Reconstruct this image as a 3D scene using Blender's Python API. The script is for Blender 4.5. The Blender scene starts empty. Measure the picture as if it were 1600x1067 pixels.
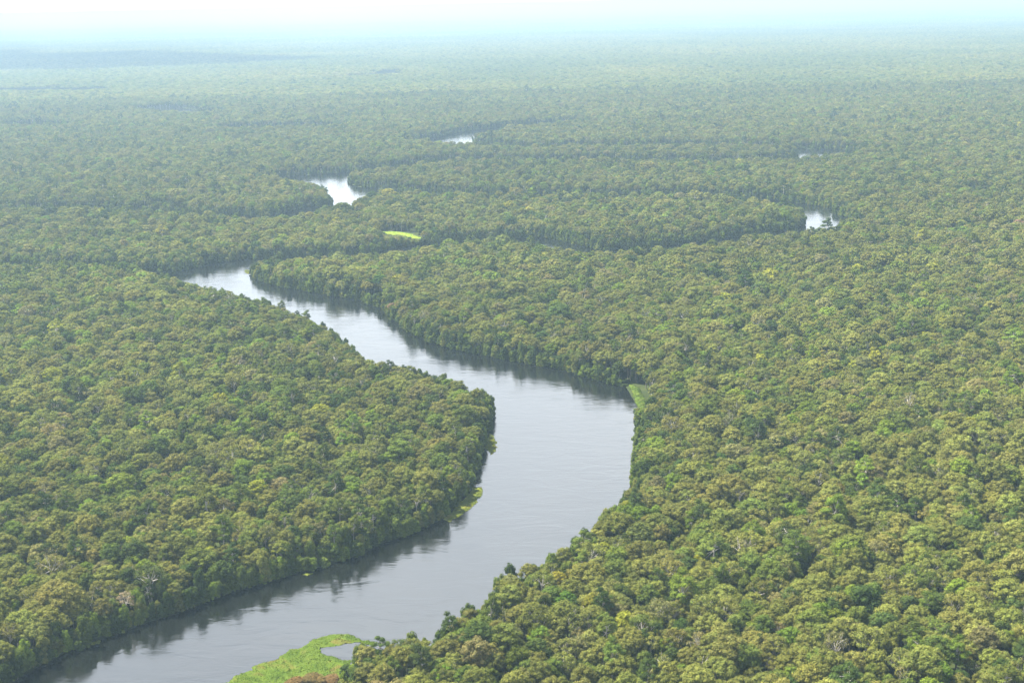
import bpy, math, random
import numpy as np
from mathutils import Matrix, Vector

# ------------------------------------------------------------------ camera
scene = bpy.context.scene
CAM_H, FPX, ROLL = 380.0, 2200.0, math.radians(1.2)          # height in m, focal length in px of a 1600 px wide frame
PITCH = math.atan((533.5 - 4.0) * math.cos(ROLL) / FPX)
F_ = np.array([0, math.cos(PITCH), -math.sin(PITCH)])
R0 = np.array([1.0, 0, 0]); U0 = np.array([0, math.sin(PITCH), math.cos(PITCH)])
R_ = R0 * math.cos(ROLL) - U0 * math.sin(ROLL)
U_ = U0 * math.cos(ROLL) + R0 * math.sin(ROLL)
cam_data = bpy.data.cameras.new('camera')
cam_data.sensor_width = 36.0
cam_data.lens = 36.0 * FPX / 1600.0
cam_data.clip_start = 1.0
cam_data.clip_end = 200000.0
cam = bpy.data.objects.new('camera', cam_data)
scene.collection.objects.link(cam)
m = Matrix.Identity(4)
for i in range(3):
    m[i][0] = R_[i]; m[i][1] = U_[i]; m[i][2] = -F_[i]
m[2][3] = CAM_H
cam.matrix_world = m
scene.camera = cam

# ------------------------------------------------------------------ light
SUN_EL, SUN_AZ = math.radians(57), math.radians(-62)          # azimuth measured from the viewing direction (+Y) towards +X
SUN_DIR = Vector((math.sin(SUN_AZ) * math.cos(SUN_EL), math.cos(SUN_AZ) * math.cos(SUN_EL), math.sin(SUN_EL)))
sun_data = bpy.data.lights.new('sun', 'SUN')
sun_data.energy = 5.0
sun_data.angle = math.radians(0.53)
sun_data.color = (1.0, 0.93, 0.82)
sun = bpy.data.objects.new('sun', sun_data)
scene.collection.objects.link(sun)
sun.rotation_euler = SUN_DIR.to_track_quat('Z', 'Y').to_euler()

world = bpy.data.worlds.new('World')
scene.world = world
world.use_nodes = True
wn, wl = world.node_tree.nodes, world.node_tree.links
wn.clear()
w_out = wn.new('ShaderNodeOutputWorld')
w_bg = wn.new('ShaderNodeBackground')
sky = wn.new('ShaderNodeTexSky')
sky.sky_type = 'NISHITA'
sky.sun_disc = False
sky.sun_elevation = SUN_EL
sky.sun_rotation = SUN_AZ
sky.altitude = 380
sky.air_density = 1.0
sky.dust_density = 1.5
sky.ozone_density = 1.0
# thin bright cloud, all over the sky, thickest towards the horizon
tc = wn.new('ShaderNodeTexCoord')
sep = wn.new('ShaderNodeSeparateXYZ')
wl.new(tc.outputs['Generated'], sep.inputs[0])
mx = wn.new('ShaderNodeMath'); mx.operation = 'MAXIMUM'; mx.inputs[1].default_value = 0.06
wl.new(sep.outputs['Z'], mx.inputs[0])
comb = wn.new('ShaderNodeCombineXYZ')
for k, ax in enumerate('XY'):
    dv = wn.new('ShaderNodeMath'); dv.operation = 'DIVIDE'
    wl.new(sep.outputs[ax], dv.inputs[0]); wl.new(mx.outputs[0], dv.inputs[1])
    wl.new(dv.outputs[0], comb.inputs[k])
cn = wn.new('ShaderNodeTexNoise')
cn.inputs['Scale'].default_value = 0.9
cn.inputs['Detail'].default_value = 5.0
cn.inputs['Roughness'].default_value = 0.55
wl.new(comb.outputs[0], cn.inputs['Vector'])
cr = wn.new('ShaderNodeMapRange')
cr.inputs['From Min'].default_value = 0.38; cr.inputs['From Max'].default_value = 0.66
cr.inputs['To Min'].default_value = 0.5; cr.inputs['To Max'].default_value = 0.95
wl.new(cn.outputs['Fac'], cr.inputs['Value'])
cmix = wn.new('ShaderNodeMix'); cmix.data_type = 'RGBA'
CLOUD = 12.5
cmix.inputs['B'].default_value = (CLOUD, CLOUD * 1.01, CLOUD * 1.02, 1)
el = wn.new('ShaderNodeMapRange'); el.interpolation_type = 'SMOOTHSTEP'      # the veil is thick low down, thin overhead
el.inputs['From Min'].default_value = 0.42; el.inputs['From Max'].default_value = 0.68
el.inputs['To Min'].default_value = 1.0; el.inputs['To Max'].default_value = 0.05
wl.new(sep.outputs['Z'], el.inputs['Value'])
vm = wn.new('ShaderNodeMath'); vm.operation = 'MULTIPLY'
wl.new(cr.outputs[0], vm.inputs[0]); wl.new(el.outputs[0], vm.inputs[1])
wl.new(vm.outputs[0], cmix.inputs['Factor'])
wl.new(sky.outputs[0], cmix.inputs['A'])
wl.new(cmix.outputs['Result'], w_bg.inputs['Color'])
w_bg.inputs['Strength'].default_value = 0.05
wl.new(w_bg.outputs[0], w_out.inputs['Surface'])

scene.view_settings.view_transform = 'Standard'
scene.view_settings.look = 'None'
scene.view_settings.exposure = 2.3
scene.view_settings.gamma = 1.0
scene.view_settings.use_curve_mapping = False
scene.render.engine = 'CYCLES'
cy = scene.cycles
cy.max_bounces = 5; cy.diffuse_bounces = 2; cy.glossy_bounces = 2
cy.transmission_bounces = 2; cy.volume_bounces = 1; cy.transparent_max_bounces = 4
cy.use_denoising = True
cy.denoising_prefilter = 'ACCURATE'
cy.use_adaptive_sampling = False

rng = np.random.default_rng(7)
C = scene.collection

# ------------------------------------------------------------------ helpers
def un(u, v, z=0.0):
    """world point on height z seen at photograph pixel (u, v)"""
    d = F_ * FPX + R_ * (u - 800.0) - U_ * (v - 533.5)
    t = (z - CAM_H) / d[2]
    return (d[0] * t, d[1] * t)

def project(x, y, z):
    x = np.asarray(x, float); y = np.asarray(y, float); z = np.asarray(z, float) - CAM_H
    w = x * F_[0] + y * F_[1] + z * F_[2]
    a = x * R_[0] + y * R_[1] + z * R_[2]
    b = x * U_[0] + y * U_[1] + z * U_[2]
    return 800 + FPX * a / w, 533.5 - FPX * b / w

_perm = np.random.default_rng(3).random((256, 256))
def vnoise(x, y, s):
    """smooth value noise 0..1 with feature size s metres"""
    x = np.asarray(x, float) / s + 1000.0; y = np.asarray(y, float) / s + 1000.0
    ix = np.floor(x).astype(int); iy = np.floor(y).astype(int)
    fx = x - ix; fy = y - iy
    fx = fx * fx * (3 - 2 * fx); fy = fy * fy * (3 - 2 * fy)
    g = lambda a, b: _perm[a % 256, b % 256]
    return (g(ix, iy) * (1 - fx) + g(ix + 1, iy) * fx) * (1 - fy) + (g(ix, iy + 1) * (1 - fx) + g(ix + 1, iy + 1) * fx) * fy

def new_mesh(name, verts, faces, mats, col=None, mat_idx=None, smooth=False):
    me = bpy.data.meshes.new(name)
    verts = np.asarray(verts, np.float32)
    if isinstance(faces, np.ndarray):
        n, k = faces.shape
        me.vertices.add(len(verts)); me.vertices.foreach_set('co', verts.ravel())
        me.loops.add(n * k); me.loops.foreach_set('vertex_index', faces.astype(np.int32).ravel())
        me.polygons.add(n); me.polygons.foreach_set('loop_start', np.arange(0, n * k, k, dtype=np.int32))
        me.update(calc_edges=True)
    else:
        me.from_pydata([tuple(v) for v in verts], [], faces)
    for mt in (mats if isinstance(mats, (list, tuple)) else [mats]):
        me.materials.append(mt)
    if col is not None:
        a = me.attributes.new('leaf_tone', 'FLOAT_COLOR', 'POINT')
        a.data.foreach_set('color', np.asarray(col, np.float32).ravel())
    if mat_idx is not None:
        me.polygons.foreach_set('material_index', np.asarray(mat_idx, np.int32))
    if smooth:
        me.polygons.foreach_set('use_smooth', np.ones(len(me.polygons), bool))
    me.validate(); me.update()
    return me

def link(name, data, parent=None, loc=None):
    o = bpy.data.objects.new(name, data)
    C.objects.link(o)
    if parent: o.parent = parent
    if loc is not None: o.location = loc
    return o

def tag(o, label=None, cat=None, group=None, kind=None):
    if label: o['label'] = label
    if cat: o['category'] = cat
    if group: o['group'] = group
    if kind: o['kind'] = kind
    return o

# ------------------------------------------------------------------ materials
def mat(name):
    mt = bpy.data.materials.new(name); mt.use_nodes = True
    nt = mt.node_tree; nt.nodes.clear()
    return mt, nt.nodes, nt.links, nt.nodes.new('ShaderNodeOutputMaterial')

def leaf_material(name, transl=0.2):
    mt, n, l, out = mat(name)
    ti = n.new('ShaderNodeAttribute'); ti.attribute_type = 'INSTANCER'; ti.attribute_name = 'tint'
    lt = n.new('ShaderNodeAttribute'); lt.attribute_type = 'GEOMETRY'; lt.attribute_name = 'leaf_tone'
    mu = n.new('ShaderNodeMix'); mu.data_type = 'RGBA'; mu.blend_type = 'MULTIPLY'; mu.inputs['Factor'].default_value = 1
    l.new(ti.outputs['Color'], mu.inputs['A']); l.new(lt.outputs['Color'], mu.inputs['B'])
    d = n.new('ShaderNodeBsdfDiffuse'); t = n.new('ShaderNodeBsdfTranslucent'); ms = n.new('ShaderNodeMixShader')
    g = n.new('ShaderNodeMix'); g.data_type = 'RGBA'; g.blend_type = 'MULTIPLY'; g.inputs['Factor'].default_value = 1
    g.inputs['B'].default_value = (1.15, 1.25, 0.6, 1)
    l.new(mu.outputs['Result'], g.inputs['A'])
    l.new(mu.outputs['Result'], d.inputs['Color']); l.new(g.outputs['Result'], t.inputs['Color'])
    ms.inputs[0].default_value = transl
    l.new(d.outputs[0], ms.inputs[1]); l.new(t.outputs[0], ms.inputs[2]); l.new(ms.outputs[0], out.inputs['Surface'])
    return mt

def bark_material(name, c1, c2):
    mt, n, l, out = mat(name)
    no = n.new('ShaderNodeTexNoise'); no.inputs['Scale'].default_value = 0.8; no.inputs['Detail'].default_value = 4
    tc = n.new('ShaderNodeTexCoord'); l.new(tc.outputs['Object'], no.inputs['Vector'])
    mi = n.new('ShaderNodeMix'); mi.data_type = 'RGBA'
    mi.inputs['A'].default_value = (*c1, 1); mi.inputs['B'].default_value = (*c2, 1)
    l.new(no.outputs['Fac'], mi.inputs['Factor'])
    d = n.new('ShaderNodeBsdfPrincipled'); d.inputs['Roughness'].default_value = 0.85
    l.new(mi.outputs['Result'], d.inputs['Base Color']); l.new(d.outputs[0], out.inputs['Surface'])
    return mt

M_LEAF = leaf_material('foliage')
M_BARK = bark_material('grey_bark', (0.09, 0.08, 0.06), (0.20, 0.18, 0.14))
M_PALE = bark_material('pale_bark', (0.26, 0.24, 0.20), (0.44, 0.41, 0.36))

def ground_material():
    mt, n, l, out = mat('forest_floor')
    tc = n.new('ShaderNodeTexCoord')
    a = n.new('ShaderNodeTexNoise'); a.inputs['Scale'].default_value = 0.08; a.inputs['Detail'].default_value = 6
    b = n.new('ShaderNodeTexNoise'); b.inputs['Scale'].default_value = 0.004; b.inputs['Detail'].default_value = 5
    for q in (a, b): l.new(tc.outputs['Object'], q.inputs['Vector'])
    r = n.new('ShaderNodeValToRGB')
    r.color_ramp.elements[0].position = 0.3; r.color_ramp.elements[0].color = (0.014, 0.022, 0.008, 1)
    r.color_ramp.elements[1].position = 0.7; r.color_ramp.elements[1].color = (0.045, 0.055, 0.018, 1)
    ad = n.new('ShaderNodeMath'); ad.operation = 'MULTIPLY_ADD'; ad.inputs[1].default_value = 0.6
    hf = n.new('ShaderNodeMath'); hf.operation = 'MULTIPLY'; hf.inputs[1].default_value = 0.4
    l.new(b.outputs['Fac'], hf.inputs[0]); l.new(a.outputs['Fac'], ad.inputs[0]); l.new(hf.outputs[0], ad.inputs[2])
    l.new(ad.outputs[0], r.inputs['Fac'])
    d = n.new('ShaderNodeBsdfDiffuse'); l.new(r.outputs[0], d.inputs['Color']); l.new(d.outputs[0], out.inputs['Surface'])
    return mt

def water_material():
    mt, n, l, out = mat('black_river_water')
    tc = n.new('ShaderNodeTexCoord')
    p = n.new('ShaderNodeBsdfPrincipled')
    p.inputs['Base Color'].default_value = (0.004, 0.005, 0.004, 1)
    p.inputs['IOR'].default_value = 2.0
    mp = n.new('ShaderNodeMapping'); mp.inputs['Rotation'].default_value = (0, 0, 0.3); mp.inputs['Scale'].default_value = (0.45, 1.0, 1)
    l.new(tc.outputs['Object'], mp.inputs['Vector'])
    fine = n.new('ShaderNodeTexNoise'); fine.inputs['Scale'].default_value = 0.55; fine.inputs['Detail'].default_value = 4; fine.inputs['Roughness'].default_value = 0.6
    wide = n.new('ShaderNodeTexNoise'); wide.inputs['Scale'].default_value = 0.07; wide.inputs['Detail'].default_value = 4; wide.inputs['Distortion'].default_value = 1.2
    patch = n.new('ShaderNodeTexNoise'); patch.inputs['Scale'].default_value = 0.018; patch.inputs['Detail'].default_value = 3; patch.inputs['Distortion'].default_value = 1.0
    for q in (fine, wide): l.new(mp.outputs[0], q.inputs['Vector'])
    l.new(tc.outputs['Object'], patch.inputs['Vector'])
    pr = n.new('ShaderNodeMapRange'); pr.inputs['From Min'].default_value = 0.35; pr.inputs['From Max'].default_value = 0.65
    pr.inputs['To Min'].default_value = 0.2; pr.inputs['To Max'].default_value = 1.0
    l.new(patch.outputs['Fac'], pr.inputs['Value'])
    b1 = n.new('ShaderNodeBump'); b1.inputs['Distance'].default_value = 0.10
    b2 = n.new('ShaderNodeBump'); b2.inputs['Distance'].default_value = 0.5; b2.inputs['Strength'].default_value = 0.6
    l.new(pr.outputs[0], b1.inputs['Strength'])
    l.new(fine.outputs['Fac'], b1.inputs['Height']); l.new(wide.outputs['Fac'], b2.inputs['Height'])
    l.new(b2.outputs[0], b1.inputs['Normal']); l.new(b1.outputs[0], p.inputs['Normal'])
    rr = n.new('ShaderNodeMapRange'); rr.inputs['To Min'].default_value = 0.05; rr.inputs['To Max'].default_value = 0.15
    l.new(patch.outputs['Fac'], rr.inputs['Value']); l.new(rr.outputs[0], p.inputs['Roughness'])
    l.new(p.outputs[0], out.inputs['Surface'])
    return mt

M_GROUND = ground_material()
M_WATER = water_material()

# ------------------------------------------------------------------ the river's course
def pts(lst):
    return np.array([un(*q) for q in lst])

main_river = pts([(-120, 1140, 0), (30, 1056, 0), (90, 1024, 0), (190, 984, 0), (290, 951, 0), (390, 915, 0), (490, 888, 0), (550, 869, 0),
    (610, 844, 0), (668, 820, 0), (698, 803, 0), (718, 778, 0), (734, 750, 0), (748, 712, 0), (757, 688, 0), (763, 665, 0),
    (766, 640, 6), (757, 614, 17), (735, 600, 22), (700, 583, 25), (650, 567, 25), (600, 561, 25), (570, 549, 25), (545, 526, 25),
    (510, 501, 25), (470, 480, 25), (420, 464, 25), (370, 450, 25), (305, 438, 25), (262, 424, 25),
    (270, 425, 0), (295, 421, 0), (325, 413, 0), (360, 408, 0), (398, 403, 0),
    (402, 401, 17), (394, 410, 4), (388, 414, 0), (388, 424, 0), (405, 438, 0), (440, 448, 0), (500, 459, 0), (560, 469, 0), (600, 483, 0), (612, 497, 0),
    (640, 519, 0), (680, 538, 0), (740, 553, 0), (820, 567, 0), (880, 578, 0), (950, 598, 0), (985, 606, 0), (995, 628, 0), (1001, 660, 2),
    (1001, 700, 12), (996, 735, 25), (970, 770, 25), (935, 792, 25), (905, 817, 25), (850, 857, 25), (800, 882, 25), (760, 910, 25),
    (720, 937, 25), (680, 964, 25), (640, 988, 20), (600, 1018, 8), (565, 1044, 0), (548, 1080, 0), (520, 1130, 0), (480, 1200, 0), (440, 1300, 0), (-300, 1300, 0), (-300, 1230, 0)])
bend_f = pts([(517, 338, 0), (516, 326, 0), (516, 314, 0), (500, 303, 0), (470, 297, 0), (433, 292, 0), (404, 286, 0), (439, 277, 0), (498, 272, 0), (549, 271, 0), (579, 270, 0),
    (566, 275, 0), (544, 281, 0), (553, 289, 0), (570, 294, 0), (627, 295, 0), (642, 314, 0), (583, 317, 0), (556, 327, 0)])
POLYS = [main_river, bend_f]

def near_line(lst, w):
    """channel whose near bank shows as a line of tree tops through these pixels"""
    q = pts([(u, v, 25) for u, v in lst]); q[:, 1] += w * 0.5
    return q, w
def line(lst):
    return pts([(u, v, 0) for u, v in lst])
CHANNELS = [
    (line([(391, 416), (480, 412), (563, 409), (625, 400), (665, 392), (749, 384), (827, 381), (878, 394), (929, 404), (1010, 398), (1104, 389), (1201, 377), (1255, 368)]), 116),
    (line([(1264, 366), (1293, 353), (1290, 342), (1255, 329)]), 82),
    (line([(1255, 329), (1188, 319), (1108, 314), (974, 313), (820, 313), (703, 311), (605, 306)]), 124),
    (line([(489, 282), (569, 273), (635, 265), (701, 257), (845, 256), (999, 258), (1106, 258), (1205, 257)]), 132),
    (line([(1205, 257), (1262, 252), (1294, 245), (1292, 238)]), 150),
    (line([(1281, 238), (1205, 235), (1092, 233), (966, 234), (852, 236), (786, 235), (743, 231)]), 140),
    (line([(743, 231), (695, 226), (690, 221), (725, 216), (758, 208), (817, 201), (890, 196)]), 172),
    near_line([(520, 318), (495, 314), (452, 324), (440, 336), (400, 336), (349, 328), (289, 330), (210, 323), (130, 320), (39, 321), (-80, 322)], 100),
    near_line([(262, 422), (225, 413), (180, 409), (100, 408), (0, 408), (-160, 404)], 62),
    (line([(390, 204), (415, 204), (448, 203), (490, 202)]), 215),
    (line([(250, 172), (275, 178), (310, 180)]), 215),
    (line([(40, 198), (75, 201)]), 190),
    (line([(562, 124), (585, 121), (612, 114)]), 110),
    (line([(30, 143), (60, 146), (110, 145)]), 230),
]

def seg_dist(P, line):
    best = np.full(len(P), 1e9)
    for a, b in zip(line[:-1], line[1:]):
        ab = b - a
        t = np.clip(((P - a) @ ab) / (ab @ ab), 0, 1)
        d = np.hypot(P[:, 0] - a[0] - t * ab[0], P[:, 1] - a[1] - t * ab[1])
        best = np.minimum(best, d)
    return best

def inside(P, poly):
    r = np.zeros(len(P), bool)
    x, y = P[:, 0], P[:, 1]
    for a, b in zip(poly, np.roll(poly, -1, 0)):
        c = (a[1] > y) != (b[1] > y)
        with np.errstate(divide='ignore', invalid='ignore'):
            r ^= c & (x < (b[0] - a[0]) * (y - a[1]) / (b[1] - a[1] + 1e-12) + a[0])
    return r

def poly_sd(P, poly):
    d = seg_dist(P, np.vstack([poly, poly[:1]]))
    return np.where(inside(P, poly), -d, d)

def river_sd(P):
    """signed distance to the water's edge in metres, negative on the water"""
    P = np.asarray(P, float)
    out = np.full(len(P), 1e3)
    for q in POLYS:
        lo, hi = q.min(0) - 80, q.max(0) + 80
        k = np.all((P > lo) & (P < hi), 1)
        if k.any(): out[k] = np.minimum(out[k], poly_sd(P[k], q))
    for line, w in CHANNELS:
        lo, hi = line.min(0) - w - 80, line.max(0) + w + 80
        k = np.all((P > lo) & (P < hi), 1)
        if k.any(): out[k] = np.minimum(out[k], seg_dist(P[k], line) - w / 2)
    return out + (vnoise(P[:, 0], P[:, 1], 14) - 0.5) * 5.0

# ------------------------------------------------------------------ terrain, water
rows = [180.0]
while rows[-1] < 90000: rows.append(rows[-1] * 1.011 + 0.5)
rows = np.array(rows)
cols = np.concatenate([np.linspace(-1.6, -0.52, 24)[:-1], np.linspace(-0.52, 0.52, 240), np.linspace(0.52, 1.6, 24)[1:]])
gy, gx = np.meshgrid(rows, cols, indexing='ij')
gx = gx * gy
P = np.stack([gx.ravel(), gy.ravel()], 1)
sd = np.full(len(P), 1e3)
k = P[:, 1] < 10800
sd[k] = river_sd(P[k])
gz = np.clip(0.4 + sd * 0.22, -2.5, 1.4) + np.where(sd > 4, (vnoise(P[:, 0], P[:, 1], 60) - 0.5) * 0.8, 0)
nr, nc = len(rows), len(cols)
ii = np.arange(nr * nc).reshape(nr, nc)
quads = np.stack([ii[:-1, :-1], ii[:-1, 1:], ii[1:, 1:], ii[1:, :-1]], -1).reshape(-1, 4)
ground = link('ground', new_mesh('ground', np.column_stack([P, gz]), quads, M_GROUND, smooth=True))
tag(ground, 'dark forest floor beneath the canopy', kind='structure')
wv = [(-1.6 * 180, 180, 0), (1.6 * 180, 180, 0), (0.55 * 11000, 11000, 0), (-0.55 * 11000, 11000, 0)]
river = link('river', new_mesh('river', wv, [(0, 1, 2, 3)], M_WATER))
tag(river, 'dark winding river reflecting the pale sky', kind='structure')

# ------------------------------------------------------------------ tree shapes
def ico(sub=1):
    t = (1 + 5 ** 0.5) / 2
    v = [(-1, t, 0), (1, t, 0), (-1, -t, 0), (1, -t, 0), (0, -1, t), (0, 1, t), (0, -1, -t), (0, 1, -t), (t, 0, -1), (t, 0, 1), (-t, 0, -1), (-t, 0, 1)]
    f = [(0, 11, 5), (0, 5, 1), (0, 1, 7), (0, 7, 10), (0, 10, 11), (1, 5, 9), (5, 11, 4), (11, 10, 2), (10, 7, 6), (7, 1, 8),
         (3, 9, 4), (3, 4, 2), (3, 2, 6), (3, 6, 8), (3, 8, 9), (4, 9, 5), (2, 4, 11), (6, 2, 10), (8, 6, 7), (9, 8, 1)]
    v = np.array(v, float); v /= np.linalg.norm(v, axis=1)[:, None]
    return v, np.array(f)
ICO_V, ICO_F = ico()

def foliage(lobes, n_leaf, size, r, core=0.74, low=-0.35, elong=1.5):
    """leaf sprays over a set of lobes (cx, cy, cz, radius, flatten) and a leafy core in each; quads and tris as quads"""
    L = np.array(lobes)
    area = L[:, 3] ** 2
    cnt = np.maximum(4, (n_leaf * area / area.sum())).astype(int)
    V, FQ, COL = [], [], []
    tone_l = r.normal(0, 0.10, len(L))
    pos_all, nor_all, tone_all = [], [], []
    for i, (cx, cy, cz, rad, fl) in enumerate(L):
        n = cnt[i] * 2
        d = r.normal(size=(n, 3)); d /= np.linalg.norm(d, axis=1)[:, None]
        d = d[d[:, 2] > low][:cnt[i]]
        bump = 1 + 0.10 * np.sin(d[:, 0] * 7 + i) * np.sin(d[:, 1] * 6 + 2 * i) + r.normal(0, 0.07, len(d))
        q = np.array([cx, cy, cz]) + d * rad * bump[:, None] * np.array([1, 1, fl])
        keep = np.ones(len(q), bool)
        for j, (ax, ay, az, ar, af) in enumerate(L):
            if j == i: continue
            e = (q - np.array([ax, ay, az])) / np.array([1, 1, af])
            keep &= np.einsum('ij,ij->i', e, e) > (0.82 * ar) ** 2
        q, d = q[keep], d[keep]
        nn = d * np.array([1, 1, 1 / fl]); nn /= np.linalg.norm(nn, axis=1)[:, None]
        nn = nn + np.array([0, 0, 0.25]) + r.normal(0, 0.42, nn.shape)
        pos_all.append(q); nor_all.append(nn / np.linalg.norm(nn, axis=1)[:, None])
        tone_all.append(tone_l[i] + r.normal(0, 0.13, len(q)))
    q = np.vstack(pos_all); nn = np.vstack(nor_all); tone = np.concatenate(tone_all)
    a = np.cross(nn, r.normal(size=nn.shape)); a /= np.linalg.norm(a, axis=1)[:, None]
    b = np.cross(nn, a)
    s = size * r.uniform(0.6, 1.35, len(q))[:, None]
    e = r.uniform(0.8, elong, len(q))[:, None]
    quad = np.stack([q - a * s * e, q - b * s * 0.62 + a * s * 0.15, q + a * s * e, q + b * s * 0.62 + a * s * 0.2], 1)
    V.append(quad.reshape(-1, 3)); FQ.append(np.arange(len(q) * 4).reshape(-1, 4))
    hue = r.normal(0, 0.05, len(q))
    c = np.stack([(1 + tone) * (1 + hue), 1 + tone, (1 + tone) * (1 - hue * 0.5), np.ones(len(q))], 1)
    COL.append(np.repeat(np.clip(c, 0.35, 1.8), 4, 0))
    off = len(q) * 4
    if core > 0:
        for i, (cx, cy, cz, rad, fl) in enumerate(L):
            v = ICO_V * (1 + r.normal(0, 0.10, (12, 1))) * rad * core * np.array([1, 1, fl]) + np.array([cx, cy, cz])
            V.append(v); FQ.append(np.column_stack([ICO_F, ICO_F[:, 2]]) + off); off += 12
            COL.append(np.tile([0.8, 0.85, 0.8, 1], (12, 1)) * (1 + tone_l[i]))
    return np.vstack(V), [tuple(x) if x[2] != x[3] else tuple(x[:3]) for x in np.vstack(FQ).tolist()], np.vstack(COL)

def limb(p0, p1, r0, r1, sides, bend, r):
    """tapered, slightly bent tube"""
    p0, p1 = np.array(p0, float), np.array(p1, float)
    n = 4
    ts = np.linspace(0, 1, n)
    ax = p1 - p0
    sidev = np.cross(ax, r.normal(size=3)); sidev /= (np.linalg.norm(sidev) + 1e-9)
    V, Fq = [], []
    u = sidev; w = np.cross(ax / np.linalg.norm(ax), u)
    for t in ts:
        c = p0 + ax * t + sidev * bend * math.sin(math.pi * t)
        rad = r0 * (1 - t) + r1 * t
        for k in range(sides):
            an = 2 * math.pi * k / sides
            V.append(c + rad * (math.cos(an) * u + math.sin(an) * w))
    for j in range(n - 1):
        for k in range(sides):
            Fq.append((j * sides + k, j * sides + (k + 1) % sides, (j + 1) * sides + (k + 1) % sides, (j + 1) * sides + k))
    return V, Fq

def trunk_geo(height, r0, lobes, n_limb, r, sides=7, twigs=0):
    V, Fq = limb((0, 0, -0.8), (r.normal(0, .3), r.normal(0, .3), height), r0, r0 * 0.55, sides, r.uniform(0, 0.5), r)
    V = list(V); Fq = list(Fq)
    L = np.array(lobes)
    pick = r.choice(len(L), min(n_limb, len(L)), replace=False)
    for i in pick:
        o = len(V)
        z0 = height * r.uniform(0.72, 0.98)
        v, f = limb((0, 0, z0), L[i, :3] + np.array([0, 0, L[i, 3] * 0.3]), r0 * 0.42, r0 * 0.12, max(4, sides - 2), r.uniform(0.1, 0.7), r)
        V += list(v); Fq += [tuple(x + o for x in q) for q in f]
        for _ in range(twigs):
            o = len(V)
            d = r.normal(size=3); d[2] = abs(d[2]) + 0.2; d /= np.linalg.norm(d)
            p = L[i, :3] * r.uniform(0.75, 1.0) + np.array([0, 0, z0 * 0])
            v, f = limb(p, L[i, :3] + d * L[i, 3] * r.uniform(0.9, 1.35), r0 * 0.15, r0 * 0.05, 4, 0.3, r)
            V += list(v); Fq += [tuple(x + o for x in q) for q in f]
    return np.array(V), Fq

def dome_lobes(r, R=9.0, base=14.0, rise=7.5, n=24, rad=(2.0, 3.3)):
    out = []
    for i in range(n):
        t = (i + 0.5) / n
        th = math.acos(1 - t * 1.12) + r.normal(0, 0.06)
        ph = i * 2.39996 + r.normal(0, 0.25)
        rr = R * 0.80 * math.sin(min(th, 1.75)) * r.uniform(0.86, 1.1)
        out.append((rr * math.cos(ph), rr * math.sin(ph), base + rise * math.cos(th) * r.uniform(0.85, 1.1), r.uniform(*rad), r.uniform(0.6, 0.85)))
    out.append((0, 0, base + rise * 0.2, R * 0.55, 0.8))
    return out

def round_lobes(r, R=5.6, zc=14.0, hz=7.5, n=22, rad=(1.7, 2.8)):
    out = []
    for i in range(n):
        t = 1 - 2 * (i + 0.5) / n
        t = max(t, -0.75)
        ph = i * 2.39996 + r.normal(0, 0.3)
        s = math.sqrt(1 - t * t)
        out.append((R * 0.75 * s * math.cos(ph) * r.uniform(0.8, 1.15), R * 0.75 * s * math.sin(ph) * r.uniform(0.8, 1.15), zc + hz * 0.8 * t + r.normal(0, .4), r.uniform(*rad), r.uniform(0.75, 1.0)))
    out.append((0, 0, zc, R * 0.6, 1.2))
    return out

def tier_lobes(r, R=7.0, top=28.0, n=18):
    out = []
    for lv, (z, rr, k) in enumerate([(top - 2.2, R * 0.35, 4), (top - 5.0, R * 0.72, 6), (top - 8.5, R * 0.85, 6), (top - 12.5, R * 0.6, 4)]):
        for i in range(k):
            ph = 2 * math.pi * i / k + lv + r.normal(0, 0.3)
            q = rr * r.uniform(0.7, 1.15)
            out.append((q * math.cos(ph), q * math.sin(ph), z + r.normal(0, 0.9), r.uniform(1.6, 2.7), r.uniform(0.55, 0.75)))
    return out

def bush_lobes(r, R=3.6, h=8.0, n=16):
    out = []
    for i in range(n):
        z = h * (i + 0.5) / n
        ph = i * 2.39996
        q = R * (0.95 - 0.5 * (z / h) ** 2) * r.uniform(0.5, 1.0)
        out.append((q * math.cos(ph), q * math.sin(ph), z * 0.9 + 0.5, r.uniform(1.1, 2.0), r.uniform(0.7, 1.0)))
    return out

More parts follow.
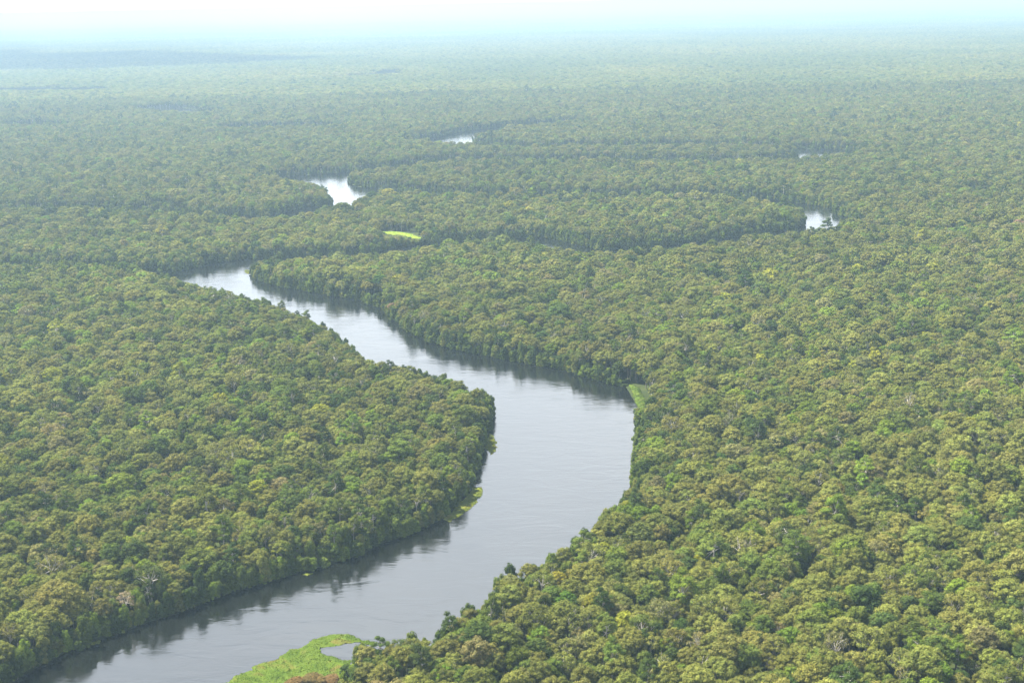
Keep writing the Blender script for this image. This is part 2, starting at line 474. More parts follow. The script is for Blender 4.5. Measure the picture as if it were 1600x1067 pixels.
KIND_SPEC = {}   # kind -> list of (lobes, trunk height, trunk radius, leaf factor, core, twigs, bark)
def spec(kind, seed):
    r = np.random.default_rng(seed)
    if kind == 'dome':
        R = r.uniform(7.6, 9.8)
        lo = dome_lobes(r, R=R, base=r.uniform(13, 15.5), rise=r.uniform(6.2, 8.5), n=int(r.integers(36, 50)), rad=(1.4, 2.3))
        return lo, 14.5, 0.55, 1.0, 0.72, 0, M_BARK
    if kind == 'open':
        R = r.uniform(7.5, 9.5)
        lo = dome_lobes(r, R=R, base=15, rise=r.uniform(6, 8), n=int(r.integers(15, 20)), rad=(1.5, 2.5))
        return lo[:-1], 15.0, 0.5, 0.60, 0.42, 3, M_PALE
    if kind == 'round':
        lo = round_lobes(r, R=r.uniform(5.0, 6.6), zc=r.uniform(12, 14), hz=r.uniform(6.5, 8.5), n=int(r.integers(20, 28)))
        return lo, 11.0, 0.42, 1.0, 0.76, 0, M_BARK
    if kind == 'tier':
        lo = tier_lobes(r, R=r.uniform(5.8, 7.5), top=r.uniform(25, 29))
        return lo, 22.0, 0.5, 0.9, 0.66, 0, M_PALE
    if kind == 'bush':
        lo = bush_lobes(r, R=r.uniform(3.0, 4.4), h=r.uniform(6, 10))
        return lo, 3.0, 0.2, 0.55, 0.8, 0, M_BARK
    if kind == 'bare':
        lo = dome_lobes(r, R=7.5, base=14, rise=7.5, n=22, rad=(1.2, 2.0))
        return lo[:-1], 15.0, 0.55, 0.30, 0.0, 5, M_PALE

def palm_geo(seed):
    r = np.random.default_rng(seed)
    V, Fq, COL = [], [], []
    h = 15.0
    for i in range(18):
        ph = i * 2.39996; el = r.uniform(-0.3, 1.1)
        L = r.uniform(3.6, 4.8)
        d = np.array([math.cos(ph), math.sin(ph), 0])
        sd = np.array([-math.sin(ph), math.cos(ph), 0])
        prev = None
        for k in range(6):
            t = k / 5
            c = np.array([0, 0, h]) + d * L * t * math.cos(el * (1 - t * .6)) + np.array([0, 0, L * (math.sin(el) * t - 0.75 * t * t)])
            w = 0.75 * math.sin(math.pi * (0.12 + 0.85 * t)) + 0.05
            o = len(V)
            V += [c - sd * w - np.array([0, 0, w * .45]), c, c + sd * w - np.array([0, 0, w * .45])]
            tone = r.uniform(0.8, 1.2)
            COL += [(tone, tone, tone, 1)] * 3
            if prev is not None:
                Fq += [(prev, prev + 1, o + 1, o), (prev + 1, prev + 2, o + 2, o + 1)]
            prev = o
    tv, tf = limb((0, 0, -0.8), (0.3, 0.2, h), 0.28, 0.2, 7, 0.4, r)
    return np.array(V), Fq, np.array(COL), np.array(tv), tf

# level of detail: (leaves, leaf size)
LOD = {'near': (3200, 0.35), 'mid': (850, 0.72), 'far': (210, 1.45)}
SPECIES = [('dome', 5), ('open', 3), ('round', 4), ('tier', 2), ('bush', 3), ('bare', 1)]
VARIANTS = [(kd, i) for kd, n in SPECIES for i in range(n)]           # the index of a variant is its place in this list
VIDX = {kd: [j for j, (k2, _) in enumerate(VARIANTS) if k2 == kd] for kd, _ in SPECIES}
NEAR_PARTS = {}
protos = {}
for lod in LOD:
    col = bpy.data.collections.new('tree_shapes_' + lod)              # never linked to the scene: only a library for the forest
    protos[lod] = col
    for j, (kd, i) in enumerate(VARIANTS):
        seed = 100 * (j + 1)
        lobes, th, tr, lf, core, tw, bark = spec(kd, seed)
        nl, ls = LOD[lod]
        r = np.random.default_rng(seed + 7)
        fv, ff, fc = foliage(lobes, int(nl * lf), ls, r, core=core)
        tv, tf = trunk_geo(th, tr, lobes, 9 if lod == 'near' else (5 if lod == 'mid' else 2), r, sides={'near': 7, 'mid': 5, 'far': 4}[lod], twigs=tw if lod != 'far' else 0)
        if lod == 'near':
            NEAR_PARTS[j] = (new_mesh('crown_' + kd, fv, ff, M_LEAF, fc), new_mesh('trunk_' + kd, tv, tf, bark, smooth=True), max(v[2] for v in fv), float(np.abs(fv[:, :2]).max()))
        V = np.vstack([fv, tv]); n0 = len(fv)
        Fa = ff + [tuple(x + n0 for x in q) for q in tf]
        me = new_mesh('tree_%s_%02d' % (lod, j), V, Fa, [M_LEAF, bark], np.vstack([fc, np.ones((len(tv), 4))]), [0] * len(ff) + [1] * len(tf))
        o = bpy.data.objects.new('tree_%s_%02d' % (lod, j), me)
        col.objects.link(o)

# ------------------------------------------------------------------ colours of the canopy (albedo)
PAL = np.array([
    (0.118, 0.122, 0.029),   # 0 tawny olive
    (0.110, 0.118, 0.027),   # 1 olive green
    (0.076, 0.100, 0.019),   # 2 mid green
    (0.042, 0.062, 0.015),   # 3 dark green
    (0.095, 0.132, 0.017),   # 4 fresh green
    (0.165, 0.168, 0.020),   # 5 yellow green
    (0.128, 0.121, 0.044),   # 6 pinkish tan
])
PAL_NAME = ['tawny olive', 'olive green', 'mid green', 'dark green', 'fresh green', 'yellow green', 'pinkish tan']

def dress(P, r, sd, jit=True):
    """kind, variant, scale, tint of a tree at every point"""
    n = len(P)
    a = vnoise(P[:, 0], P[:, 1], 260); b = vnoise(P[:, 0] + 900, P[:, 1], 75)
    bank = np.clip(1 - sd / 22.0, 0, 1)
    u = r.random(n)
    cls = np.full(n, 1)
    w = np.array([0.29, 0.33, 0.17, 0.10, 0.06, 0.008, 0.045])
    W = np.tile(w, (n, 1))
    W[:, 0] *= 0.25 + 1.6 * a; W[:, 6] *= 0.2 + 1.6 * a
    W[:, 2] *= 1.9 - 1.6 * a; W[:, 4] *= 0.1 + 1.9 * b; W[:, 3] *= 0.4 + 1.2 * (1 - b)
    W[:, 2] *= 1 + 1.8 * bank; W[:, 3] *= 1 + 3.0 * bank; W[:, 0] *= 1 - 0.4 * bank
    W /= W.sum(1)[:, None]
    cls = (W.cumsum(1) < u[:, None]).sum(1).clip(0, 6)
    tint = PAL[cls] * (1 + r.normal(0, 0.14, (n, 1))) * (1 + r.normal(0, 0.04, (n, 3))) * (0.86 + 0.28 * vnoise(P[:, 0] + 3000, P[:, 1], 420))[:, None]
    kind = np.empty(n, dtype=object); v = r.random(n)
    idx = np.zeros(n, int); sc = np.zeros((n, 3))
    for c in range(7):
        k = np.where(cls == c)[0]
        if c == 6: tab = [('dome', 0.50), ('open', 0.34), ('bare', 0.16)]
        elif c in (0, 1): tab = [('dome', 0.61), ('open', 0.26), ('round', 0.11), ('bare', 0.02)]
        elif c in (4, 5): tab = [('dome', 0.45), ('round', 0.40), ('tier', 0.15)]
        else: tab = [('round', 0.50), ('dome', 0.24), ('tier', 0.18), ('open', 0.08)]
        acc = np.cumsum([q for _, q in tab])
        ch = np.searchsorted(acc, v[k] * acc[-1])
        kind[k] = np.array([q for q, _ in tab], dtype=object)[np.clip(ch, 0, len(tab) - 1)]
    for kd in VIDX:
        k = np.where(kind == kd)[0]
        idx[k] = r.choice(VIDX[kd], len(k))
    s = np.clip(r.lognormal(-0.17, 0.25, n), 0.5, 1.4) * np.where(r.random(n) < 0.018, 1.35, 1.0)
    hz = s ** 0.6 * (0.94 + 0.18 * vnoise(P[:, 0], P[:, 1] + 500, 90)) * r.uniform(0.91, 1.1, n)
    edge = sd < 13
    s = np.where(edge, np.minimum(s, 0.85), s); hz = np.where(edge, np.clip(hz, 0.72, 0.92), hz)
    sc = np.stack([s, s, hz], 1)
    return kind, idx, sc, np.clip(tint, 0.008, 0.3), cls

# ------------------------------------------------------------------ grass mats by the banks (outlines)
MATS = [
    ('big', [(230, 1160), (300, 1112), (352, 1066), (400, 1041), (450, 1019), (490, 998), (520, 990), (546, 990), (566, 998), (580, 1006), (560, 1005), (532, 1007),
             (504, 1013), (512, 1023), (532, 1028), (548, 1031), (545, 1050), (525, 1095), (490, 1150), (300, 1180)],
     'broad bright green floating grass mat with a small pool, at the bottom edge'),
    ('strip', [(754, 761), (738, 762), (728, 776), (712, 792), (692, 812), (702, 815), (725, 802), (744, 785), (752, 773)],
     'narrow yellow-green grass strip along the left bank below the bend'),
    ('strip', [(764, 676), (773, 682), (775, 704), (768, 710), (757, 700)], 'small grass tuft at the tip of the inner bank'),
    ('strip', [(982, 603), (991, 604), (1002, 613), (1009, 628), (1008, 643), (999, 644), (994, 630)], 'green grass patch on the right bank beside the palms'),
    ('far', [(598, 364), (625, 364), (645, 368), (660, 374), (652, 376), (630, 371), (605, 369)], 'bright green meadow on the far channel behind the peninsula'),
    ('strip', [(572, 467), (584, 467), (602, 471), (600, 474), (580, 472)], 'thin grass strip at the water beside the lime green shrub'),
    ('strip', [(382, 422), (392, 423), (393, 428), (384, 427)], 'tiny grass tuft on the point of the peninsula'),
    ('strip', [(137, 1007), (146, 1003), (156, 1001), (154, 1005), (142, 1008)], 'lowest small floating weed patch under the left bank'),
    ('strip', [(186, 988), (191, 985), (198, 986), (194, 990)], 'small yellowish weed clump under the left bank, above the lowest patch'),
    ('strip', [(468, 898), (478, 895), (489, 895), (480, 899)], 'thin weed patch under the left bank facing the big grass mat'),
]
MAT_POLY = [pts([(u, v, 0) for u, v in p]) for _, p, _ in MATS]
def mat_sd(P):
    out = np.full(len(P), 1e3)
    for q in MAT_POLY:
        k = np.all((P > q.min(0) - 30) & (P < q.max(0) + 30), 1)
        if k.any(): out[k] = np.minimum(out[k], poly_sd(P[k], q))
    return out

# ------------------------------------------------------------------ where the trees stand
def lattice(y0, y1, s, slope=0.47, pad=60):
    ys = np.arange(y0, y1, s * 0.87)
    out = []
    for j, y in enumerate(ys):
        w = slope * y + pad
        xs = np.arange(-w, w, s) + (s / 2 if j % 2 else 0)
        out.append(np.stack([xs, np.full(len(xs), y)], 1))
    q = np.vstack(out)
    return q + rng.uniform(-0.42, 0.42, q.shape) * s

P_tree = np.vstack([lattice(560, 2200, 10.4), lattice(2200, 6000, 12.0, pad=0)])
sd = river_sd(P_tree)
keep = (sd > 3.5) & (mat_sd(P_tree) > 6.0)
P_tree, sd = P_tree[keep], sd[keep]
kind, idx, sc, tint, cls = dress(P_tree, rng, sd)
rot = rng.uniform(0, 2 * math.pi, len(P_tree))

# shrubs and leaning trees hanging over the water's edge
q = np.vstack([lattice(640, 2700, 3.4), lattice(2700, 5200, 6.5, pad=0)])
s2 = river_sd(q)
k = (s2 > -1.5) & (s2 < np.where(q[:, 1] < 2700, 5.5, 7.5)) & (mat_sd(q) > 1.5)
P_bush, s2 = q[k], s2[k]
nb = len(P_bush)
b_idx = rng.choice(VIDX['bush'], nb)
b_s = rng.uniform(0.6, 1.2, nb); b_sc = np.stack([b_s, b_s, b_s * rng.uniform(0.7, 1.9, nb)], 1)
b_tint = PAL[rng.choice([1, 2, 3, 2, 3, 4], nb)] * rng.uniform(0.75, 1.2, (nb, 1))

for zz in np.arange(22.0, 1.0, -2.0):
    cast = P_bush - np.array([SUN_DIR.x, SUN_DIR.y]) * (zz / SUN_DIR.z)
    low = np.minimum(poly_sd(cast, MAT_POLY[3]), poly_sd(cast, MAT_POLY[4])) < 7.0
    low |= np.minimum(poly_sd(P_bush * CAM_H / (CAM_H - zz), MAT_POLY[3]), poly_sd(P_bush * CAM_H / (CAM_H - zz), MAT_POLY[4])) < 1.0
    b_sc[low, 2] = np.minimum(b_sc[low, 2], zz / 10.0)
# trees standing in front of a grass patch stay below the sight line to it
for zz in np.arange(26.0, 5.0, -2.0):
    cast = P_tree - np.array([SUN_DIR.x, SUN_DIR.y]) * (zz / SUN_DIR.z)
    low = np.minimum(poly_sd(cast, MAT_POLY[3]), poly_sd(cast, MAT_POLY[4])) < 7.0
    sc[low, 2] = np.minimum(sc[low, 2], zz / 26.0)
    low = mat_sd(P_tree * CAM_H / (CAM_H - zz)) < 4.0
    sc[low, 2] = np.minimum(sc[low, 2], zz / 26.0)
    sc[low, :2] = np.minimum(sc[low, :2], 0.35 + 0.65 * zz / 26.0)

# the individual trees: the ones that show largest
height0 = np.array([NEAR_PARTS[j][2] for j in range(len(VARIANTS))])
ztop = height0[idx] * sc[:, 2]
pu, pv = project(P_tree[:, 0], P_tree[:, 1], ztop * 0.8)
slant = np.sqrt(P_tree[:, 0] ** 2 + P_tree[:, 1] ** 2 + (CAM_H - 20) ** 2)
show = sc[:, 0] / slant
cand = np.where((pu > 4) & (pu < 1596) & (pv < 1062) & (sc[:, 0] > 0.72))[0]
order = cand[np.argsort(slant[cand] / (0.85 + 0.15 * sc[cand, 0]))]
SINGLE = order[:285]
is_single = np.zeros(len(P_tree), bool); is_single[SINGLE] = True

# ------------------------------------------------------------------ special trees
def special(u, v, ztop_, kd, variant, s, color, name, label, lean=(0, 0), hz=None, bark=None):
    x, y = un(u, v, ztop_)
    return dict(x=x, y=y, j=VIDX[kd][variant % len(VIDX[kd])], s=s, hz=hz, ztop=ztop_, color=color, name=name, label=label, lean=lean)
SPECIAL = [
    special(195, 925, 21, 'bare', 0, 0.85, (0.24, 0.19, 0.12), 'pale_bare_tree', 'pale almost leafless tree at the water on the left bank, bare branches showing'),
    special(1097, 936, 26, 'dome', 1, 0.72, (0.140, 0.150, 0.018), 'domed_tree', 'small vivid yellow-green domed tree standing alone in the right forest'),
    special(885, 925, 25, 'dome', 2, 0.95, (0.062, 0.110, 0.016), 'domed_tree', 'wide vivid green domed tree in the right forest near the river bend'),
    special(836, 975, 24, 'tier', 0, 0.62, (0.15, 0.18, 0.015), 'tiered_tree', 'slender yellow-green tree just below the vivid green domed tree'),
    special(1092, 866, 25, 'tier', 1, 0.7, (0.20, 0.20, 0.02), 'tiered_tree', 'yellowish loose crowned tree in the right forest, above the yellow-green dome'),
    special(462, 1061, 4, 'bush', 0, 1.7, (0.088, 0.058, 0.022), 'russet_shrub', 'russet brown shrub at the lower edge of the grass mat, leftmost of three'),
    special(489, 1057, 4.5, 'bush', 1, 2.0, (0.080, 0.060, 0.022), 'russet_shrub', 'broad brown shrub at the lower edge of the grass mat, between two russet ones'),
    special(516, 1058, 4, 'bush', 2, 1.6, (0.095, 0.062, 0.026), 'russet_shrub', 'smaller russet shrub beside the dark bushes near the grass mat, rightmost of three'),
    special(540, 1040, 7, 'bush', 1, 1.1, (0.035, 0.055, 0.015), 'dark_shrub', 'dark green shrub at the right end of the grass mat, below the pool'),
    special(568, 459, 7, 'bush', 2, 0.95, (0.19, 0.27, 0.012), 'lime_shrub', 'lime green shrub at the water under the peninsula wall'),
    special(612, 474, 17, 'open', 1, 0.8, (0.17, 0.105, 0.062), 'open_crowned_tree', 'reddish brown bare looking tree at the narrow of the river'),
    special(27, 437, 24, 'dome', 3, 0.7, (0.24, 0.22, 0.03), 'domed_tree', 'yellow tree in the left forest near the picture edge'),
    special(1592, 343, 26, 'open', 2, 1.3, (0.22, 0.14, 0.09), 'open_crowned_tree', 'pinkish tree far up at the right picture edge'),
    special(1490, 180, 30, 'dome', 0, 1.4, (0.11, 0.17, 0.03), 'domed_tree', 'pale green emergent tree far off near the upper right corner'),
]
SP_XY = np.array([(d['x'], d['y']) for d in SPECIAL])
for d in SPECIAL:
    is_near = np.hypot(P_tree[:, 0] - d['x'], P_tree[:, 1] - d['y']) < 6.5 * d['s']
    idx[is_near & ~is_single] = -1
    SINGLE = np.array([i for i in SINGLE if not is_near[i]])
is_single[:] = False; is_single[SINGLE] = True

# ------------------------------------------------------------------ the forest beyond the individual trees
def scatter_nodes(name, col):
    ng = bpy.data.node_groups.new(name, 'GeometryNodeTree')
    ng.interface.new_socket('Geometry', in_out='INPUT', socket_type='NodeSocketGeometry')
    ng.interface.new_socket('Geometry', in_out='OUTPUT', socket_type='NodeSocketGeometry')
    n, l = ng.nodes, ng.links
    gi, go = n.new('NodeGroupInput'), n.new('NodeGroupOutput')
    ci = n.new('GeometryNodeCollectionInfo'); ci.inputs['Collection'].default_value = col
    ci.inputs['Separate Children'].default_value = True; ci.inputs['Reset Children'].default_value = True
    ip = n.new('GeometryNodeInstanceOnPoints'); ip.inputs['Pick Instance'].default_value = True
    def att(nm, tp):
        a = n.new('GeometryNodeInputNamedAttribute'); a.data_type = tp; a.inputs['Name'].default_value = nm
        return a.outputs['Attribute']
    er = n.new('FunctionNodeEulerToRotation')
    l.new(att('turn', 'FLOAT_VECTOR'), er.inputs[0])
    l.new(gi.outputs[0], ip.inputs['Points']); l.new(ci.outputs[0], ip.inputs['Instance'])
    l.new(att('shape', 'INT'), ip.inputs['Instance Index']); l.new(er.outputs[0], ip.inputs['Rotation'])
    l.new(att('size', 'FLOAT_VECTOR'), ip.inputs['Scale'])
    l.new(ip.outputs[0], go.inputs[0])
    return ng

def scatter(name, P, z, turn, size, tint, shape, col):
    me = bpy.data.meshes.new(name)
    me.vertices.add(len(P))
    me.vertices.foreach_set('co', np.column_stack([P, np.broadcast_to(z, len(P))]).astype(np.float32).ravel())
    def put(nm, tp, key, arr, dt):
        a = me.attributes.new(nm, tp, 'POINT'); a.data.foreach_set(key, np.ascontiguousarray(arr, dt).ravel())
    put('turn', 'FLOAT_VECTOR', 'vector', turn, np.float32)
    put('size', 'FLOAT_VECTOR', 'vector', size, np.float32)
    put('tint', 'FLOAT_VECTOR', 'vector', tint, np.float32)
    put('shape', 'INT', 'value', shape, np.int32)
    o = link(name, me)
    md = o.modifiers.new('trees', 'NODES'); md.node_group = scatter_nodes(name, col)
    return o

def turns(n, r, rz=None, tilt=0.05):
    return np.stack([r.normal(0, tilt, n), r.normal(0, tilt, n), r.uniform(0, 6.283, n) if rz is None else rz], 1)

ok = (idx >= 0) & ~is_single
for name, lod, k, label in [('rainforest', 'near', ok & (P_tree[:, 1] < 1800), 'dense olive green rainforest canopy along both banks'),
                            ('distant_rainforest', 'mid', ok & (P_tree[:, 1] >= 1800) & (P_tree[:, 1] < 3800), 'rainforest canopy between the far river bends'),
                            ('hazy_rainforest', 'far', ok & (P_tree[:, 1] >= 3800), 'pale hazy rainforest canopy beyond the river bends')]:
    o = scatter(name, P_tree[k], 0.6, turns(k.sum(), rng, rot[k]), sc[k], tint[k], idx[k], protos[lod])
    tag(o, label, 'forest', kind='stuff')
k = P_bush[:, 1] < 1700
for name, lod, kk, label in [('riverside_shrubbery', 'near', k, 'dark green shrubs crowding the water edge'),
                             ('distant_shrubbery', 'mid', ~k, 'shrubs along the far river channels')]:
    o = scatter(name, P_bush[kk], 0.0, turns(kk.sum(), rng, tilt=0.12), b_sc[kk], b_tint[kk], b_idx[kk], protos[lod])
    tag(o, label, 'shrubs', kind='stuff')

# canopy blocks far away, each a patch of many crowns
PATCH = 120.0
pcol = bpy.data.collections.new('canopy_blocks')
for b in range(6):
    r = np.random.default_rng(900 + b)
    gx_, gy_ = np.meshgrid(np.arange(-54, 61, 13.3), np.arange(-54, 61, 13.3))
    g = np.stack([gx_.ravel(), gy_.ravel()], 1); g = g + r.uniform(-5, 5, g.shape)
    V, Fa, CO = [], [], []; off = 0
    u = r.choice(7, len(g), p=[0.30, 0.29, 0.17, 0.10, 0.06, 0.02, 0.06])
    for (x, y), c in zip(g, u):
        s = float(np.clip(r.lognormal(-0.02, 0.2), 0.6, 1.4))
        lobes = [(x, y, 16 * s ** .5, 6.2 * s, 0.75)] + [(x + 5 * s * math.cos(a), y + 5 * s * math.sin(a), 16 * s ** .5 + r.uniform(-2, 2), 3.8 * s, 0.8) for a in r.uniform(0, 6.28, 4)]
        fv, ff, fc = foliage(lobes, 46, 2.6, r, core=0.9)
        fc[:, :3] *= PAL[c] / PAL[1] * r.uniform(0.85, 1.15)
        V.append(fv); Fa += [tuple(q + off for q in f) for f in ff]; CO.append(fc); off += len(fv)
    me = new_mesh('canopy_block_%d' % b, np.vstack(V), Fa, M_LEAF, np.vstack(CO))
    pcol.objects.link(bpy.data.objects.new('canopy_block_%d' % b, me))
blocks = []
for y in np.arange(6000 + PATCH / 2, 30000, PATCH):
    w = 0.46 * y
    xs = np.arange(-w, w, PATCH); blocks.append(np.stack([xs, np.full(len(xs), y)], 1))
Pb = np.vstack(blocks)
sdb = np.full(len(Pb), 1e3); kk = Pb[:, 1] < 11000; sdb[kk] = river_sd(Pb[kk])
Pb = Pb[sdb > 40]
nb = len(Pb)
a = vnoise(Pb[:, 0], Pb[:, 1], 700)
tb = PAL[1][None] * (0.85 + 0.35 * a[:, None]) * np.stack([0.9 + 0.25 * a, np.ones(nb), np.ones(nb)], 1)
o = scatter('far_rainforest', Pb, 0.6, np.stack([np.zeros(nb), np.zeros(nb), rng.integers(0, 4, nb) * math.pi / 2], 1), np.stack([np.ones(nb), np.ones(nb), rng.uniform(0.85, 1.2, nb)], 1), tb, rng.integers(0, 6, nb), pcol)
tag(o, 'rainforest fading into haze towards the horizon', 'forest', kind='stuff')

# ------------------------------------------------------------------ the individual trees
FORM = {'dome': ('domed_tree', 'domed'), 'open': ('open_crowned_tree', 'open crowned'), 'round': ('round_crowned_tree', 'round crowned'), 'tier': ('tiered_tree', 'tiered'), 'bare': ('pale_bare_tree', 'bare'), 'bush': ('shrub', 'shrubby')}
ORD9 = ['first', 'second', 'third', 'fourth', 'fifth', 'sixth', 'seventh', 'eighth', 'ninth']
ORD = ['first', 'second', 'third', 'fourth', 'fifth', 'sixth', 'seventh', 'eighth', 'ninth', 'tenth', 'eleventh', 'twelfth', 'thirteenth', 'fourteenth',
       'fifteenth', 'sixteenth', 'seventeenth', 'eighteenth', 'nineteenth', 'twentieth'] + ['twenty-' + q for q in
       ['first', 'second', 'third', 'fourth', 'fifth', 'sixth', 'seventh', 'eighth', 'ninth']] + ['thirtieth'] + ['thirty-' + q for q in ORD9] + ['fortieth'] + ['forty-' + q for q in ORD9] + ['fiftieth'] + ['fifty-' + q for q in ORD9] + ['sixtieth'] + ['sixty-' + q for q in ORD9]

def plant(name, j, x, y, z, scale, turn, color, label, group=None, cat='tree'):
    root = link(name, None, loc=(x, y, z))
    root.rotation_euler = turn; root.scale = scale
    tag(root, label, cat, group)
    cm, tm, _, _ = NEAR_PARTS[j]
    t = link('trunk', tm, root)
    c = link('crown', cm, root)
    c['tint'] = [float(q) for q in color]
    return root

rowh = 20.0
su, sv = pu[SINGLE], pv[SINGLE]
# side of the river: a tree belongs to the left forest when the river lies to its right
left = su < np.interp(sv, [560, 640, 700, 780, 830, 880, 960, 1067], [640, 790, 790, 760, 700, 600, 380, 60])
rows_ = ((1067 - sv) // rowh).astype(int)
for side in (True, False):
    for rw in range(rows_.max() + 1):
        mem = [i for i in range(len(SINGLE)) if left[i] == side and rows_[i] == rw]
        mem.sort(key=lambda i: su[i], reverse=not side)                 # counted from the picture's side edge towards the river
        for c, i in enumerate(mem):
            g = SINGLE[i]
            kd = kind[g]
            nm, word = FORM[kd]
            edge = 'left' if side else 'right'
            lab = '%s %s tree, %s from the %s edge, %s row up' % (PAL_NAME[cls[g]], word, ORD[min(c, len(ORD) - 1)], edge, ORD[rw])
            plant(nm, int(idx[g]), P_tree[g, 0], P_tree[g, 1], 0.6, tuple(sc[g]), (rng.normal(0, .05), rng.normal(0, .05), rot[g]), tint[g], lab, 'trees of the nearest forest')
for d in SPECIAL:
    h = NEAR_PARTS[d['j']][2]
    hz = d['ztop'] / h
    plant(d['name'], d['j'], d['x'], d['y'], 0.6, (d['s'], d['s'], hz), (d['lean'][0], d['lean'][1], rng.uniform(0, 6)), d['color'], d['label'], cat='shrub' if 'shrub' in d['name'] else 'tree')

# palms on the right bank
for i, (u, v, s, lab) in enumerate([(1024, 606, 0.95, 'tallest palm with drooping fronds behind the right bank grass patch'), (1042, 614, 0.8, 'grey-green palm to the right of the tallest palm'),
                                    (1012, 658, 0.6, 'dark low palm at the water below the right bank grass patch'), (1036, 592, 0.75, 'palm above the right bank grass patch, nearest the far bank wall')]):
    fv, ff, fc, tv, tf = palm_geo(50 + i)
    x, y = un(u, v, 15.0 * s)
    root = link('palm_tree', None, loc=(x, y, 0.6)); root.scale = (s * 1.3, s * 1.3, s); root.rotation_euler = (0, 0, i * 1.3)
    tag(root, lab, 'palm', 'palms on the right bank')
    link('trunk', new_mesh('palm_trunk', tv, tf, M_PALE, smooth=True), root)
    c = link('crown', new_mesh('palm_crown', fv, ff, M_LEAF, fc), root)
    c['tint'] = [0.06, 0.075, 0.035]

# one white dead trunk above the far channel
x, y = un(853, 338, 26)
r = np.random.default_rng(4)
sv_, sf_ = trunk_geo(24, 0.9, [(1.2, 0.5, 26, 1, 1), (-1.0, 0.3, 24, 1, 1), (0.2, -0.9, 27, 1, 1)], 3, r, twigs=1)
tag(link('dead_trunk', new_mesh('dead_trunk', sv_, sf_, M_PALE, smooth=True), loc=(x, y, 0.6)), 'white dead trunk standing above the dark far channel', 'dead tree')

# ------------------------------------------------------------------ grass mats
def grass_material(name, c1, c2, c3):
    mt, n, l, out = mat(name)
    tc = n.new('ShaderNodeTexCoord')
    a = n.new('ShaderNodeTexNoise'); a.inputs['Scale'].default_value = 0.09; a.inputs['Detail'].default_value = 5; a.inputs['Distortion'].default_value = 0.8
    l.new(tc.outputs['Object'], a.inputs['Vector'])
    rp = n.new('ShaderNodeValToRGB')
    rp.color_ramp.elements[0].position = 0.36; rp.color_ramp.elements[0].color = (*c1, 1)
    rp.color_ramp.elements[1].position = 0.56; rp.color_ramp.elements[1].color = (*c2, 1)
    e = rp.color_ramp.elements.new(0.68); e.color = (*c3, 1)
    l.new(a.outputs['Fac'], rp.inputs['Fac'])
    d = n.new('ShaderNodeBsdfDiffuse'); t = n.new('ShaderNodeBsdfTranslucent'); ms = n.new('ShaderNodeMixShader'); ms.inputs[0].default_value = 0.25
    l.new(rp.outputs[0], d.inputs['Color']); l.new(rp.outputs[0], t.inputs['Color'])
    l.new(d.outputs[0], ms.inputs[1]); l.new(t.outputs[0], ms.inputs[2]); l.new(ms.outputs[0], out.inputs['Surface'])
    return mt
M_GRASS = grass_material('floating_grass', (0.058, 0.094, 0.014), (0.080, 0.116, 0.018), (0.108, 0.104, 0.026))
M_GRASS_Y = grass_material('yellow_weed', (0.120, 0.150, 0.022), (0.160, 0.180, 0.030), (0.180, 0.165, 0.040))
M_GRASS_F = grass_material('meadow_grass', (0.150, 0.230, 0.020), (0.180, 0.250, 0.025), (0.190, 0.230, 0.030))

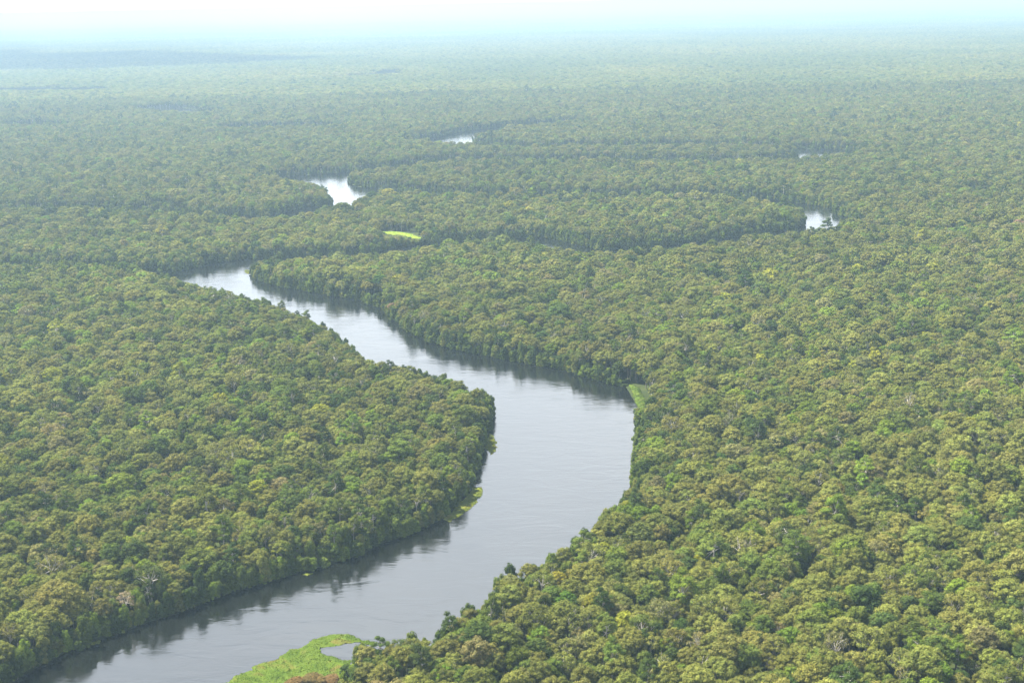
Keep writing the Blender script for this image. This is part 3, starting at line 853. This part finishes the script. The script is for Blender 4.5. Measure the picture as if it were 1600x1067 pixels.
for (kd, _, label), poly in zip(MATS, MAT_POLY):
    step = {'big': 1.1, 'strip': 0.8, 'far': 3.0}[kd]
    lo, hi = poly.min(0) - 2, poly.max(0) + 2
    xs = np.arange(lo[0], hi[0] + step, step); ys = np.arange(lo[1], hi[1] + step, step)
    X, Y = np.meshgrid(xs, ys, indexing='ij')
    Q = np.stack([X.ravel(), Y.ravel()], 1)
    s_ = poly_sd(Q, poly) + (vnoise(Q[:, 0], Q[:, 1], 7) - 0.5) * (6.0 if kd == 'big' else 2.4) + (vnoise(Q[:, 0], Q[:, 1], 1.6) - 0.5) * 1.2
    z_ = np.clip(-s_ * 0.35, -0.25, 0.35) + 0.35 * (vnoise(Q[:, 0], Q[:, 1], 4) + vnoise(Q[:, 0], Q[:, 1], 9) - 0.9) * (s_ < -1)
    rs_ = river_sd(Q)
    z_ = z_ + np.where(rs_ > -4, np.clip(0.4 + rs_ * 0.22, 0, 1.4) + np.clip((rs_ + 4) * 0.1, 0, 0.6), 0)      # the mat climbs the bank where it reaches it
    nx, ny = len(xs), len(ys)
    ii = np.arange(nx * ny).reshape(nx, ny)
    qd = np.stack([ii[:-1, :-1], ii[1:, :-1], ii[1:, 1:], ii[:-1, 1:]], -1).reshape(-1, 4)
    inn = (s_[qd] < 0.5).all(1)
    if inn.sum() < 2: continue
    c0 = poly.mean(0)
    mtl = {'big': M_GRASS, 'strip': M_GRASS_Y, 'far': M_GRASS_F}[kd]
    if 'right bank' in label: mtl = M_GRASS
    used = np.unique(qd[inn]); remap = -np.ones(nx * ny, int); remap[used] = np.arange(len(used))
    verts = np.column_stack([Q[used] - c0, z_[used] + 0.02])
    o = link('grass_mat', new_mesh('grass_mat', verts, remap[qd[inn]], mtl, smooth=True), loc=(c0[0], c0[1], 0))
    tag(o, label, 'grass patch', 'grass patches along the water')
    # blades and tufts
    cell = qd[inn]
    n = int(min(26000, len(cell) * {'big': 5, 'strip': 5, 'far': 2}[kd]))
    ci = rng.integers(0, len(cell), n)
    base = Q[cell[ci, 0]] + rng.uniform(0, step, (n, 2)) - c0
    bz = z_[cell[ci, 0]]
    cl = vnoise(base[:, 0] + c0[0], base[:, 1] + c0[1], 2.5)
    hgt = (0.25 + 0.75 * cl) * rng.uniform(0.4, 0.95, n) * (1.6 if kd == 'far' else 1.0)
    an = rng.uniform(0, 6.283, n); wd = rng.uniform(0.12, 0.3, n) * (2.5 if kd == 'far' else 1)
    ln = rng.normal(0, 0.25, (n, 2))
    b0 = np.column_stack([base, bz])
    dx = np.column_stack([np.cos(an) * wd, np.sin(an) * wd, np.zeros(n)])
    tv = np.stack([b0 - dx, b0 + dx, b0 + np.column_stack([ln, hgt])], 1).reshape(-1, 3)
    g = link('grass', new_mesh('grass', tv, np.arange(n * 3).reshape(-1, 3), mtl), o)
    g['kind'] = 'stuff'

# ------------------------------------------------------------------ a cumulus cloud above the haze, shading the far forest
import bmesh
cm, cnn, cl_, co_ = mat('cloud')
cd_ = cnn.new('ShaderNodeBsdfDiffuse'); cd_.inputs['Color'].default_value = (0.85, 0.86, 0.88, 1)
cl_.new(cd_.outputs[0], co_.inputs['Surface'])
bm = bmesh.new()
r = np.random.default_rng(77)
CLOUD_ALT = 1500.0
shift = Vector((SUN_DIR.x, SUN_DIR.y, 0)) * (CLOUD_ALT / SUN_DIR.z)
for i in range(230):
    t = r.random()
    u = -260 + 720 * t
    v = 97 + r.uniform(-1, 1) * (14 if u < 200 else max(1.5, 14 - (u - 200) * 0.05))
    gx0, gy0 = un(u, v, 0)
    rad = r.uniform(200, 380) * (1.0 if u < 250 else 0.6)
    g = bmesh.ops.create_icosphere(bm, subdivisions=2, radius=1.0)
    for vv in g['verts']:
        d = vv.co.copy()
        k = 1 + 0.16 * math.sin(d.x * 5 + i) * math.sin(d.y * 6 + i * 2) + 0.1 * math.sin(d.z * 9 + i)
        vv.co = Vector((d.x * rad * k, d.y * rad * 1.2 * k, max(d.z, -0.35) * rad * 0.7 * k)) + Vector((gx0, gy0, CLOUD_ALT)) + shift
me = bpy.data.meshes.new('cloud'); bm.to_mesh(me); bm.free(); me.materials.append(cm)
tag(link('clouds', me), 'white cumulus above the far forest', kind='stuff')

# ------------------------------------------------------------------ haze
hm = bpy.data.materials.new('haze'); hm.use_nodes = True
hn = hm.node_tree.nodes; hn.clear()
ho = hn.new('ShaderNodeOutputMaterial'); hv = hn.new('ShaderNodeVolumePrincipled')
hv.inputs['Color'].default_value = (0.33, 0.475, 0.61, 1)
hv.inputs['Density'].default_value = 6.8e-5
hv.inputs['Anisotropy'].default_value = 0.35
hm.node_tree.links.new(hv.outputs[0], ho.inputs['Volume'])
X0, Y0, Y1, Z0, Z1 = 150000, -2000, 91500, -4, 386
hvts = [(-X0, Y0, Z0), (X0, Y0, Z0), (X0, Y1, Z0), (-X0, Y1, Z0), (-X0, Y0, Z1), (X0, Y0, Z1), (X0, Y1, Z1), (-X0, Y1, Z1)]
haze = link('haze', new_mesh('haze', hvts, [(0, 3, 2, 1), (4, 5, 6, 7), (0, 1, 5, 4), (1, 2, 6, 5), (2, 3, 7, 6), (3, 0, 4, 7)], hm))
tag(haze, 'pale blue haze over the forest', kind='stuff')
